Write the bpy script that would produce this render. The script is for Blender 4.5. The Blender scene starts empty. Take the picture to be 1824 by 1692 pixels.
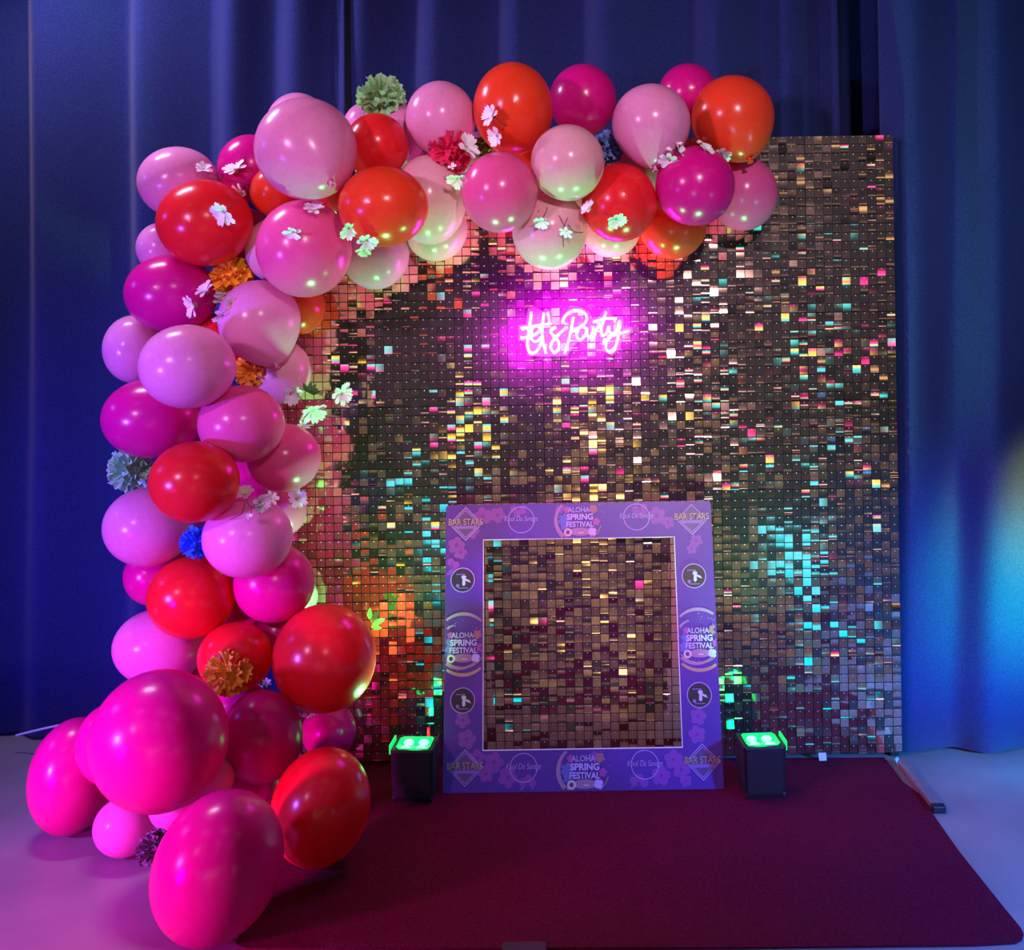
import bpy, bmesh, math, random
from mathutils import Vector, Matrix, Quaternion, Euler
random.seed(7)
PI = math.pi
S = bpy.context.scene
COL = S.collection

# ------------------------------------------------------------------ camera
F = 2063.0            # focal length in pixels of the 1824 px wide frame
PPX, PPY = 1008.0, 600.0
CD, CH, ROLL = 3.94, 1.45, 0.0157
cam = bpy.data.cameras.new('camera'); cam_o = bpy.data.objects.new('camera', cam); COL.objects.link(cam_o)
cam.sensor_fit = 'HORIZONTAL'; cam.sensor_width = 36.0
cam.lens = F * 36.0 / 1824.0
cam.shift_x = -(PPX - 912) / 1824.0
cam.shift_y = (PPY - 846) / 1824.0
cam.clip_start = 0.05
cam_o.location = (0, -CD, CH)
cam_o.rotation_euler = (Matrix.Rotation(ROLL, 3, 'Y') @ Euler((PI/2, 0, 0)).to_matrix()).to_euler()
S.camera = cam_o

# ------------------------------------------------------------------ view
S.view_settings.view_transform = 'Standard'
try: S.view_settings.look = 'None'
except Exception: pass
S.view_settings.gamma = 1.0
S.view_settings.use_curve_mapping = False
S.view_settings.exposure = 0.0

# ------------------------------------------------------------------ world
W = bpy.data.worlds.new('dim_hall_air'); S.world = W; W.use_nodes = True
W.node_tree.nodes['Background'].inputs[0].default_value = (0.30, 0.20, 0.55, 1)
W.node_tree.nodes['Background'].inputs[1].default_value = 0.05

# ------------------------------------------------------------------ lights
def light(kind, name, loc, target, color, power, size=0.1, size_y=None, spot=None, blend=0.5):
    l = bpy.data.lights.new(name, kind); l.color = color; l.energy = power
    if kind == 'AREA':
        l.size = size
        if size_y: l.shape = 'RECTANGLE'; l.size_y = size_y
    else: l.shadow_soft_size = size
    if kind == 'SPOT': l.spot_size = math.radians(spot or 60); l.spot_blend = blend
    o = bpy.data.objects.new(name, l); COL.objects.link(o); o.location = loc
    d = Vector(target) - Vector(loc)
    o.rotation_euler = d.to_track_quat('-Z', 'Y').to_euler()
    return o
# hall light and key on the garland, then an added spot on the floor
light('SPOT', 'hall_light', (1.1, -6.2, 3.7), (0.25, -0.3, 1.75), (1.0, 0.70, 0.86), 800, 0.16, spot=30, blend=1.0)
light('SPOT', 'key_par', (-2.5, -3.5, 2.45), (0.1, -0.3, 1.8), (1.0, 0.46, 1.0), 285, 0.12, spot=62, blend=1.0)
light('SPOT', 'added_floor_spot', (0.3, -5.2, 4.0), (0.3, -5.0, 0.0), (1.0, 0.70, 0.52), 420, 0.10, spot=74, blend=0.8)  # added to warm the unseen floor that the sequins mirror
# magenta par on the left, low
light('SPOT', 'magenta_par', (-2.35, -2.5, 0.40), (-1.22, -1.0, 0.12), (1.0, 0.0, 0.80), 350, 0.10, spot=54, blend=1.0)
# violet and blue washes of the left side
light('SPOT', 'violet_wash', (-2.9, -2.3, 1.0), (-1.25, -0.4, 0.8), (0.24, 0.10, 1.0), 520, 0.10, spot=62, blend=1.0)
light('SPOT', 'blue_wash', (-2.7, -0.55, 0.10), (-1.9, 0.35, 0.5), (0.03, 0.03, 1.0), 14, 0.05, spot=110, blend=1.0)
# row of small lamps high over the left curtain
for i in range(5):
    light('AREA', 'lamp_bar_head', (-2.05 + 0.11*i, -0.15, 3.05), (-0.9, -0.4, 1.6), (0.78, 0.60, 1.0), 5, 0.05)
light('AREA', 'blue_bar_left', (-4.3, -0.45, 2.5), (0.4, 0.30, 2.5), (0.06, 0.09, 1.0), 16, 0.15)
# rainbow stick standing to the right of the frame
light('SPOT', 'stick_blue', (1.80, -0.70, 0.26), (1.42, 0.05, 0.36), (0.0, 0.45, 1.0), 50, 0.06, spot=90, blend=1.0)
light('SPOT', 'stick_green', (1.80, -0.40, 0.60), (1.60, 0.05, 0.56), (0.02, 0.95, 0.22), 95, 0.05, spot=80, blend=1.0)
light('SPOT', 'stick_yellow', (1.80, -0.36, 0.90), (1.66, 0.05, 0.84), (0.9, 0.72, 0.0), 48, 0.05, spot=72, blend=1.0)
light('SPOT', 'blue_par_right', (2.6, -2.6, 1.1), (1.50, -0.80, 0.0), (0.05, 0.20, 1.0), 820, 0.12, spot=58, blend=1.0)
light('SPOT', 'teal_wash', (-0.2, -3.3, 0.22), (1.62, 0.1, 2.15), (0.0, 0.50, 0.80), 95, 0.06, spot=40, blend=1.0)
light('SPOT', 'teal_wash', (2.6, -2.4, 0.25), (1.0, 0.5, 3.0), (0.0, 0.55, 0.75), 110, 0.05, spot=46, blend=1.0)
light('AREA', 'amber_glint_light', (0.15, -4.7, 0.55), (0.1, 0, 0.3), (1.0, 0.72, 0.30), 1.0, 0.30, 0.20)  # added low light that puts gold glints in the lower sequins
# green uplights (their beams)
UP = [(-0.497, -0.30), (0.602, -0.30)]
# added coloured area lights far behind the camera, for rainbow glints in the sequins
random.seed(11)
GLINT_COLS = [(1.0, 0.02, 0.55), (1.0, 0.75, 0.08), (0.0, 0.65, 1.0), (0.25, 0.1, 1.0), (0.1, 1.0, 0.5)]
for cx, cz in [(-2.3, 1.0), (-0.9, 1.3), (0.4, 0.9), (1.5, 1.4), (2.7, 1.1), (3.7, 1.6), (-3.4, 1.5)]:
    k = random.randrange(2)
    for j in range(3):
        c = GLINT_COLS[(k + j) % 3]
        light('AREA', 'rainbow_glint_light', (cx, -8.2, cz + 0.24*j), (cx*0.3, 0, 1.2), c, 0.60, 0.30, 0.24)
for x in (-2.4, 0.2, 2.8):
    for y in (-2.6, -4.6, -6.6):
        light('AREA', 'gold_glint_panel', (x, y, 4.12), (x, y, 0), (1.0, 0.70, 0.36), 1.6, 1.2, 0.26)  # added warm panels that draw thin gold lines in the sequins
for x, y, z in [(1.45, -3.1, 0.28), (-0.75, -3.4, 0.42)]:
    light('AREA', 'cyan_par', (x, y, z), (x*0.5, 0, 0.9), (0.0, 0.55, 1.0), 0.75, 0.34, 0.26)

# ------------------------------------------------------------------ helpers
def unproj(x, y, d):
    """point seen at pixel (x, y) at distance d along the optical axis"""
    k = F / d; du = x - PPX; up = PPY - y
    c, s = math.cos(ROLL), math.sin(ROLL)
    return Vector(((du*c + up*s)/k, d - CD, CH + (-du*s + up*c)/k))
def on_floor(x, y, z=0.0):
    d = 1.0
    p = unproj(x, y, 1.0)
    d = (z - CH) / (p.z - CH)
    return unproj(x, y, d)
def mesh(name, verts, faces, smooth=False):
    m = bpy.data.meshes.new(name); m.from_pydata([tuple(v) for v in verts], [], faces); m.update()
    if smooth:
        for p in m.polygons: p.use_smooth = True
    return m
def link(name, m, mat=None, parent=None):
    o = bpy.data.objects.new(name, m); COL.objects.link(o)
    if mat is not None and m is not None and len(m.materials) == 0: m.materials.append(mat)
    if parent is not None: o.parent = parent
    return o
def tag(o, label=None, cat=None, group=None, kind=None):
    if label: o['label'] = label
    if cat: o['category'] = cat
    if group: o['group'] = group
    if kind: o['kind'] = kind
    return o
def empty(name, loc, label, cat, group=None, rot=(0, 0, 0)):
    o = bpy.data.objects.new(name, None); COL.objects.link(o)
    o.location = loc; o.rotation_euler = rot; o.empty_display_size = 0.05
    return tag(o, label, cat, group)
def bm_mesh(name, bm, smooth=False):
    m = bpy.data.meshes.new(name); bm.normal_update(); bm.to_mesh(m); bm.free()
    if smooth:
        for p in m.polygons: p.use_smooth = True
    return m
def add_box(bm, c, s, bevel=0.0):
    r = bmesh.ops.create_cube(bm, size=1.0)
    for v in r['verts']: v.co = Vector((v.co.x*s[0] + c[0], v.co.y*s[1] + c[1], v.co.z*s[2] + c[2]))
    if bevel:
        es = list({e for v in r['verts'] for e in v.link_edges})
        bmesh.ops.bevel(bm, geom=es, offset=bevel, segments=2, affect='EDGES', profile=0.5)
def tube_mesh(name, pts, r, seg=8, taper=None, closed=False):
    pts = [Vector(p) for p in pts]; vs = []; fs = []
    n = len(pts); up = Vector((0, 0, 1))
    prev = None
    for i, p in enumerate(pts):
        t = (pts[min(i+1, n-1)] - pts[max(i-1, 0)]).normalized()
        if prev is None:
            a = t.orthogonal().normalized()
        else:
            a = (prev - t*prev.dot(t)); a = a.normalized() if a.length > 1e-6 else t.orthogonal().normalized()
        prev = a; b = t.cross(a)
        rr = r if taper is None else r*(1 + (taper - 1)*i/max(1, n-1))
        for j in range(seg):
            q = 2*PI*j/seg
            vs.append(p + a*math.cos(q)*rr + b*math.sin(q)*rr)
    for i in range(n-1):
        for j in range(seg):
            fs.append((i*seg + j, i*seg + (j+1) % seg, (i+1)*seg + (j+1) % seg, (i+1)*seg + j))
    fs.append(tuple(range(seg))[::-1]); fs.append(tuple((n-1)*seg + j for j in range(seg)))
    return mesh(name, vs, fs, True)
def spline(pts, n=6):
    """Catmull-Rom through the points"""
    P = [Vector(p) for p in pts]
    if len(P) < 3: return P
    out = []
    for i in range(len(P)-1):
        p0, p1, p2, p3 = P[max(i-1, 0)], P[i], P[i+1], P[min(i+2, len(P)-1)]
        for k in range(n):
            t = k/n
            out.append(0.5*((2*p1) + (p2-p0)*t + (2*p0 - 5*p1 + 4*p2 - p3)*t*t + (-p0 + 3*p1 - 3*p2 + p3)*t**3))
    out.append(P[-1]); return out

# ------------------------------------------------------------------ materials
def mat(name, color=(0.5, 0.5, 0.5), rough=0.5, metal=0.0, noise=None, emit=None, strength=0.0, bump=None, spec=None, sheen=0.0):
    m = bpy.data.materials.new(name); m.use_nodes = True
    nt = m.node_tree; b = nt.nodes['Principled BSDF']
    b.inputs['Base Color'].default_value = (*color, 1); b.inputs['Roughness'].default_value = rough
    b.inputs['Metallic'].default_value = metal
    if spec is not None: b.inputs['Specular IOR Level'].default_value = spec
    if sheen: b.inputs['Sheen Weight'].default_value = sheen
    if emit:
        b.inputs['Emission Color'].default_value = (*emit, 1); b.inputs['Emission Strength'].default_value = strength
    tc = None
    if noise or bump:
        tc = nt.nodes.new('ShaderNodeTexCoord')
    if noise:
        scale, amt = noise
        n = nt.nodes.new('ShaderNodeTexNoise'); n.inputs['Scale'].default_value = scale; n.inputs['Detail'].default_value = 5
        nt.links.new(tc.outputs['Object'], n.inputs['Vector'])
        r = nt.nodes.new('ShaderNodeValToRGB')
        r.color_ramp.elements[0].position = 0.3; r.color_ramp.elements[1].position = 0.7
        r.color_ramp.elements[0].color = (*[c*(1-amt) for c in color], 1)
        r.color_ramp.elements[1].color = (*[min(1, c*(1+amt)) for c in color], 1)
        nt.links.new(n.outputs['Fac'], r.inputs['Fac']); nt.links.new(r.outputs['Color'], b.inputs['Base Color'])
    if bump:
        scale, amt = bump
        n = nt.nodes.new('ShaderNodeTexNoise'); n.inputs['Scale'].default_value = scale; n.inputs['Detail'].default_value = 3
        nt.links.new(tc.outputs['Object'], n.inputs['Vector'])
        bp = nt.nodes.new('ShaderNodeBump'); bp.inputs['Strength'].default_value = amt; bp.inputs['Distance'].default_value = 0.01
        nt.links.new(n.outputs['Fac'], bp.inputs['Height']); nt.links.new(bp.outputs['Normal'], b.inputs['Normal'])
    return m
def latex(name, color):
    """balloon skin: glossy, and letting some light through"""
    m = mat(name, color, 0.23, noise=(9.0, 0.05), spec=0.42); nt = m.node_tree; b = nt.nodes['Principled BSDF']
    tr = nt.nodes.new('ShaderNodeBsdfTranslucent'); tr.inputs['Color'].default_value = (*color, 1)
    mx = nt.nodes.new('ShaderNodeMixShader'); mx.inputs[0].default_value = 0.22
    nt.links.new(b.outputs[0], mx.inputs[1]); nt.links.new(tr.outputs[0], mx.inputs[2])
    nt.links.new(mx.outputs[0], nt.nodes['Material Output'].inputs['Surface'])
    return m
M = {}
M['floor'] = mat('pale_sealed_floor', (0.30, 0.275, 0.275), 0.42, noise=(2.2, 0.22), bump=(40, 0.06))
M['dark_wall'] = mat('dark_hall_wall', (0.022, 0.019, 0.022), 0.9, noise=(3, 0.2))
M['ceiling'] = mat('black_ceiling', (0.009, 0.008, 0.009), 0.95, noise=(3, 0.2))
M['velvet'] = mat('blue_velvet', (0.018, 0.032, 0.138), 0.9, noise=(160, 0.25), bump=(260, 0.15), spec=0.1, sheen=0.15)
M['carpet'] = mat('maroon_carpet', (0.122, 0.009, 0.034), 0.98, noise=(240, 0.45), bump=(420, 0.5), spec=0.05)
M['latex_pastel'] = latex('pastel_pink_latex', (0.86, 0.33, 0.58))
M['latex_pale'] = latex('pale_pink_latex', (0.86, 0.46, 0.52))
M['latex_rose'] = latex('rose_pink_latex', (0.84, 0.11, 0.34))
M['latex_magenta'] = latex('hot_pink_latex', (0.72, 0.008, 0.26))
M['latex_red'] = latex('red_latex', (0.86, 0.022, 0.030))
M['latex_coral'] = latex('orange_red_latex', (0.90, 0.065, 0.022))
M['panel'] = mat('black_panel_plastic', (0.035, 0.03, 0.035), 0.35, noise=(30, 0.2))
M['pin'] = mat('white_plastic_pin', (0.75, 0.72, 0.72), 0.3, noise=(50, 0.05))
M['white_board'] = mat('white_foam_board', (0.80, 0.76, 0.80), 0.7, noise=(40, 0.04))
M['black_plastic'] = mat('black_plastic', (0.012, 0.012, 0.013), 0.45, noise=(60, 0.2))
M['green_glow'] = mat('green_glow_emission', (0.02, 0.3, 0.08), 0.15, emit=(0.0, 1.0, 0.16), strength=1.1, noise=(60, 0.1))
M['green_lens'] = mat('green_lit_lens', (0.1, 0.5, 0.2), 0.1, emit=(0.25, 1.0, 0.55), strength=2.2, noise=(60, 0.1))
M['red_led'] = mat('red_led', (0.4, 0.01, 0.01), 0.3, emit=(1.0, 0.03, 0.05), strength=1.0, noise=(60, 0.1))
M['petal_white'] = mat('white_silk_petal', (0.88, 0.86, 0.88), 0.7, noise=(60, 0.06))
M['petal_heart'] = mat('straw_flower_heart', (0.45, 0.33, 0.12), 0.8, noise=(90, 0.2))
M['stem'] = mat('brown_wire_stem', (0.10, 0.035, 0.025), 0.7, noise=(60, 0.2))
M['leaf'] = mat('green_silk_leaf', (0.08, 0.28, 0.05), 0.6, noise=(60, 0.2))
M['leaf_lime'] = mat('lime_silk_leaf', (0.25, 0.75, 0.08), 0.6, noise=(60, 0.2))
def ruffle(n, c): M[n] = mat(n + '_tissue', c, 0.85, noise=(70, 0.12))
ruffle('pom_green', (0.30, 0.64, 0.26)); ruffle('pom_sage', (0.34, 0.78, 0.48)); ruffle('pom_crimson', (0.75, 0.02, 0.12))
ruffle('pom_slate', (0.14, 0.22, 0.48)); ruffle('pom_orange', (1.0, 0.45, 0.02)); ruffle('pom_amber', (1.0, 0.55, 0.07))
ruffle('pom_blue', (0.02, 0.22, 0.95)); ruffle('pom_olive', (0.25, 0.16, 0.06)); ruffle('pom_grey', (0.20, 0.19, 0.20))
M['steel'] = mat('brushed_steel_bar', (0.42, 0.36, 0.33), 0.45, metal=0.6, noise=(30, 0.15))
M['cable'] = mat('white_cable', (0.7, 0.7, 0.75), 0.5, noise=(30, 0.05))
M['tape'] = mat('black_cloth_tape', (0.012, 0.008, 0.012), 0.7, noise=(60, 0.2))
# mirror sequin: golden metal foil with a soft haze added for the sign's halo
def sequin_mat(name, color):
    m = mat(name, color, 0.07, metal=1.0, noise=(2.5, 0.12)); nt = m.node_tree; b = nt.nodes['Principled BSDF']
    # wide soft lobe and faint diffuse over the foil, added so the halo shows
    gl = nt.nodes.new('ShaderNodeBsdfGlossy'); gl.inputs['Color'].default_value = (0.55, 0.46, 0.44, 1); gl.inputs['Roughness'].default_value = 0.5
    df = nt.nodes.new('ShaderNodeBsdfDiffuse'); df.inputs['Color'].default_value = (0.50, 0.42, 0.42, 1)
    m1 = nt.nodes.new('ShaderNodeMixShader'); m1.inputs[0].default_value = 0.05
    nt.links.new(b.outputs[0], m1.inputs[1]); nt.links.new(gl.outputs[0], m1.inputs[2])
    mx = nt.nodes.new('ShaderNodeMixShader'); mx.inputs[0].default_value = 0.012
    nt.links.new(m1.outputs[0], mx.inputs[1]); nt.links.new(df.outputs[0], mx.inputs[2])
    nt.links.new(mx.outputs[0], nt.nodes['Material Output'].inputs['Surface'])
    return m
M['sequin'] = sequin_mat('gold_mirror_sequin', (0.88, 0.62, 0.40))
M['tube'] = mat('pink_neon_tube', (0.9, 0.5, 0.9), 0.3, emit=(1.0, 0.16, 1.0), strength=7.0, noise=(60, 0.02))
def clear_mat(name, tint, amt):
    m = mat(name, tint, 0.05, noise=(20, 0.02)); nt = m.node_tree; b = nt.nodes['Principled BSDF']
    t = nt.nodes.new('ShaderNodeBsdfTransparent'); mx = nt.nodes.new('ShaderNodeMixShader'); mx.inputs[0].default_value = amt
    nt.links.new(t.outputs[0], mx.inputs[1]); nt.links.new(b.outputs[0], mx.inputs[2])
    nt.links.new(mx.outputs[0], nt.nodes['Material Output'].inputs['Surface']); return m
M['acrylic'] = clear_mat('clear_acrylic', (0.9, 0.85, 0.9), 0.07)
def print_mat(name, c): M[name] = mat(name + '_print', c, 0.38, noise=(60, 0.04))
print_mat('ink_purple', (0.085, 0.018, 0.235)); print_mat('ink_bloom', (0.22, 0.045, 0.30)); print_mat('ink_bloom_heart', (0.15, 0.02, 0.22))
print_mat('ink_lilac', (0.52, 0.40, 0.78)); print_mat('ink_dim', (0.25, 0.12, 0.42)); print_mat('ink_line', (0.40, 0.26, 0.58))
print_mat('ink_gold', (0.42, 0.30, 0.16)); print_mat('ink_glitter', (0.34, 0.18, 0.30)); print_mat('ink_dark', (0.02, 0.012, 0.02))
print_mat('ink_diamond', (0.11, 0.05, 0.16)); print_mat('ink_blue', (0.11, 0.12, 0.42)); print_mat('ink_pink', (0.36, 0.05, 0.30))
print_mat('ink_orange', (0.34, 0.13, 0.16)); print_mat('ink_figure', (0.55, 0.48, 0.58)); print_mat('ink_swirl', (0.16, 0.05, 0.22))
print_mat('ink_shadow', (0.05, 0.012, 0.13)); print_mat('ink_cream', (0.62, 0.48, 0.40))

# ------------------------------------------------------------------ the setting
def plane(name, pts, m):
    o = link(name, mesh(name, pts, [tuple(range(len(pts)))]), m); return tag(o, kind='structure')
X0, X1, Y0, Y1, ZC = -4.6, 4.6, -9.0, 1.0, 4.2
plane('floor', [(X0, Y0, 0), (X1, Y0, 0), (X1, Y1, 0), (X0, Y1, 0)], M['floor'])
plane('ceiling', [(X0, Y0, ZC), (X0, Y1, ZC), (X1, Y1, ZC), (X1, Y0, ZC)], M['ceiling'])
plane('wall_back', [(X0, Y1, 0), (X1, Y1, 0), (X1, Y1, ZC), (X0, Y1, ZC)], M['dark_wall'])
plane('wall_front', [(X0, Y0, 0), (X0, Y0, ZC), (X1, Y0, ZC), (X1, Y0, 0)], M['dark_wall'])
plane('wall_left', [(X0, Y0, 0), (X0, Y1, 0), (X0, Y1, ZC), (X0, Y0, ZC)], M['dark_wall'])
plane('wall_right', [(X1, Y0, 0), (X1, Y0, ZC), (X1, Y1, ZC), (X1, Y1, 0)], M['dark_wall'])

# curtains: gentle slopes that end in a steep step, the step faces left
def curtain(name, label, xa, xb, ybase, ridges, amp, lean, top=3.9, slope=0.0, flank=0.085):
    nx = int((xb - xa)/0.0125); zs = [0.012 + (top-0.012)*(k/14) for k in range(15)]
    vs = []; fs = []
    def yy(x, z):
        r = sorted(ridges)
        xs = x + lean*(z - 2.4)                       # folds drift a little sideways downwards
        xs += 0.012*math.sin(1.7*z + 2.1*x)
        lo = max([q for q in r if q <= xs], default=r[0] - 0.35); hi = min([q for q in r if q > xs], default=r[-1] + 0.45)
        t = (xs - lo)/(hi - lo); w = min(0.4, flank/(hi - lo))
        v = (t - w)/(1 - w) if t > w else None
        if v is None:
            u = t/w; y = 1 - (3*u*u - 2*u**3)
        else:
            y = v*v*(3 - 2*v)*0.55 + 0.45*v
        fade = 0.55 + 0.45*min(1, max(0, (z - 0.3)/1.8))
        return ybase + slope*(x - xa) + amp*fade*(y - 0.5)*2*min(1, (hi-lo)/0.30) + 0.012*math.sin(5.1*x + 0.8*z) + 0.006*math.sin(13*x - 1.3*z)
    for z in zs:
        for i in range(nx+1):
            x = xa + (xb - xa)*i/nx; vs.append((x, yy(x, z), z))
    for k in range(len(zs)-1):
        for i in range(nx):
            a = k*(nx+1) + i; fs.append((a, a+1, a+nx+2, a+nx+1))
    o = link(name, mesh(name, vs, fs, True), M['velvet'])
    md = o.modifiers.new('thickness', 'SOLIDIFY'); md.thickness = 0.006; md.offset = 1
    return tag(o, label, 'curtain')
def cx(px, d=4.25, y=0): return unproj(px, y, d).x
curtain('curtain', 'blue velvet curtain drop with broad folds left of the balloon garland', -2.55, cx(612), 0.34,
        [cx(p) for p in (-130, 30, 212, 372, 484, 594)], 0.050, -0.020)
curtain('curtain', 'narrow-pleated blue velvet curtain drop above the garland and the sequin wall', cx(580), cx(1500), 0.405,
        [cx(p) for p in (594, 722, 868, 1028, 1228, 1366, 1470)], 0.050, -0.02)
curtain('curtain', 'dark blue curtain drop between the upper right garland and the right-hand curtain', cx(1446), cx(1740), 0.50,
        [cx(p) for p in (1440, 1545, 1640)], 0.040, -0.02)
curtain('curtain', 'teal lit blue curtain drop to the right of the sequin wall', unproj(1592, 600, 3.93).x, 2.75, 0.06,
        [cx(p, 3.95) for p in (1572, 1715, 1850, 2000)], 0.060, -0.025, slope=-0.10, flank=0.13)

# ------------------------------------------------------------------ carpet
cp = [(602, 1352), (1575, 1349), (1591, 1369), (1608, 1392), (1630, 1408), (1649, 1422), (1664, 1453), (1707, 1514), (1750, 1568),
      (1790, 1618), (1818, 1652), (1823, 1662), (1820, 1672), (1808, 1678), (1736, 1682), (1300, 1687), (900, 1688), (440, 1688), (424, 1684), (420, 1676), (470, 1590)]
tops = [on_floor(x, y, 0.006) for x, y in cp]
n = len(tops)
bm = bmesh.new()
vt = [bm.verts.new(p) for p in tops]; vb = [bm.verts.new((p.x, p.y, 0.0005)) for p in tops]
bm.faces.new(vt[::-1]); bm.faces.new(vb)
for i in range(n): bm.faces.new((vt[i], vt[(i+1) % n], vb[(i+1) % n], vb[i]))
bmesh.ops.recalc_face_normals(bm, faces=bm.faces)
tag(link('carpet', bm_mesh('carpet', bm), M['carpet']), 'flat dark maroon carpet laid in front of the sequin wall', 'carpet')
tp = on_floor(934, 1692, 0.0)
bm = bmesh.new(); add_box(bm, (tp.x, tp.y - 0.012, 0.005), (0.105, 0.07, 0.008), 0.002)
tag(link('tape_strip', bm_mesh('tape_strip', bm), M['tape']), 'short black strip on the floor at the front edge of the carpet', 'tape')

# ------------------------------------------------------------------ shimmer wall
CELL = 0.03; NC = NR = 70
WR = unproj(1603, 1100, CD).x; WL = WR - CELL*NC; WZ = 0.020
wall = empty('shimmer_wall', ((WL+WR)/2, 0, 0), 'tall square wall of small gold mirror sequins behind the garland', 'backdrop')
def wl(x, y, z): return (x - (WL+WR)/2, y, z)
bm = bmesh.new(); add_box(bm, (0, 0, 0.15), (0.2992, 0.010, 0.2992), 0.0015)
panel_mesh = bm_mesh('panel', bm); panel_mesh.materials.append(M['panel'])
random.seed(5)
for i in range(7):
    for j in range(7):
        o = link('panel', panel_mesh, None, wall); o.location = wl(WL + 0.3*(i+0.5), 0.006, WZ + 0.3*j)
bm = bmesh.new()
for x in (WL + 0.02, (WL+WR)/2, WR - 0.02): add_box(bm, wl(x, 0.032, 1.06), (0.03, 0.03, 2.10), 0.003)
# frame posts behind the panels, one part each
bm.free()
for x in (WL + 0.02, (WL+WR)/2, WR - 0.02):
    bm = bmesh.new(); add_box(bm, wl(x, 0.030, 1.06), (0.03, 0.03, 2.12), 0.003)
    link('frame_post', bm_mesh('frame_post', bm), M['black_plastic'], wall)
# sequin shapes: hung at the top, curved down to a lip at the bottom
def sequin_shape(bend, lip):
    vs = []; fs = []; w = 0.0139; h = 0.0272; z = 0.0; y = 0.0; ang = 0.0
    rows = 6
    for k in range(rows+1):
        for x in (-w, w): vs.append((x, y, z))
        t = (k + 0.5)/rows
        ang = bend*(t - 0.5) + lip*max(0.0, (t - 0.62)/0.38)**1.5
        y -= math.sin(ang)*h/rows; z -= math.cos(ang)*h/rows
    for k in range(rows): fs.append((2*k, 2*k+2, 2*k+3, 2*k+1))
    return vs, fs
SH = []
for k in range(14):
    b = math.radians(random.uniform(-2.5, 3) if k < 7 else random.uniform(-9, 11)); l = math.radians([0, 0, 2, 0, 0, 0, 4, 10, 14, 18, 24, 0, 8, -8][k])
    SH.append(sequin_shape(b, l))
SHM = []
for v, f in SH:
    m_ = mesh('sequin', v, f, True); m_.materials.append(M['sequin']); SHM.append(m_)
pan_sig = {(i, j): random.choice([0.5, 0.7, 0.9, 1.0, 1.2]) for i in range(7) for j in range(7)}
pan_sig[(5, 2)] = 0.25; pan_sig[(5, 1)] = 0.5; pan_sig[(2, 3)] = 0.4
pan_tilt = {(i, j): (random.gauss(0, 0.010), random.gauss(0, 0.011)) for i in range(7) for j in range(7)}
SV = []; SF = []; singles = []
keep = set()
for r in range(33, 43):
    for c in range(34, 64): keep.add((c, r))
pv = []; pf = []
for c in range(NC):
    for r in range(NR):
        x = WL + CELL*(c+0.5); z = WZ + CELL*(r+1) - 0.0018
        pt = pan_tilt[(c//10, r//10)]
        u = random.random()
        tx = random.gauss(0.035, 0.05) if u < 0.55 else random.gauss(0.03, 0.14)
        tz = random.gauss(0, 0.022)
        k = random.randrange(len(SH)); sg = pan_sig[(c//10, r//10)]
        tx = 0.035 + (tx - 0.035)*sg; tz *= sg
        if sg < 0.5 and random.random() < 0.6: k = random.randrange(6)
        if u < 0.12: k = random.choice([0, 1, 2, 3])
        R = Euler((-(tx + pt[0]), 0, tz + pt[1])).to_matrix()
        yb = -0.0045
        if (c, r) in keep: singles.append((k, x, yb, z, R))
        else:
            b0 = len(SV)
            for v in SH[k][0]:
                q = R @ Vector(v); SV.append(wl(q.x + x, min(q.y + yb, -0.0012), q.z + z))
            for f in SH[k][1]: SF.append(tuple(b0 + q for q in f))
        # pin head
        b0 = len(pv); px, pz, pr = x, z - 0.0030, 0.0019
        for j in range(6):
            a = 2*PI*j/6; pv.append(wl(px + pr*math.cos(a), yb - 0.0005, pz + pr*math.sin(a)))
        for j in range(6):
            a = 2*PI*j/6; pv.append(wl(px + 0.55*pr*math.cos(a), yb - 0.0019, pz + 0.55*pr*math.sin(a)))
        pv.append(wl(px, yb - 0.0023, pz))
        for j in range(6):
            jj = (j+1) % 6
            pf.append((b0+j, b0+jj, b0+6+jj, b0+6+j)); pf.append((b0+6+j, b0+6+jj, b0+12))
for k, x, y, z, R in singles:
    o = link('sequin', SHM[k], None, wall); o.location = wl(x, y, z); o.rotation_euler = R.to_euler()
tag(link('sequin_field', mesh('sequin_field', SV, SF, True), M['sequin'], wall), kind='stuff')
tag(link('sequin_pins', mesh('sequin_pins', pv, pf, True), M['pin'], wall), kind='stuff')
# steel foot of its stand, reaching forward on the floor at the right
a, b = on_floor(1612, 1363, 0.012), on_floor(1664, 1430, 0.012)
d = (b - a); L = d.length
bm = bmesh.new(); add_box(bm, (0, 0, 0), (0.034, L + 0.06, 0.018), 0.003)
ft = empty('stand_foot', (0, 0, 0), 'flat steel stand foot on the floor beside the carpet at the right', 'stand')
ft.location = ((a + b)/2)
o = link('bar', bm_mesh('bar', bm), M['steel'], ft); o.rotation_euler = (0, 0, math.atan2(d.y, d.x) - PI/2)
bm = bmesh.new(); add_box(bm, (0, 0, 0), (0.040, 0.030, 0.022), 0.004)
o = link('end_cap', bm_mesh('end_cap', bm), M['black_plastic'], ft); o.rotation_euler = (0, 0, math.atan2(d.y, d.x) - PI/2)
o.location = (b - a).normalized()*(L/2 + 0.04)
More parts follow.
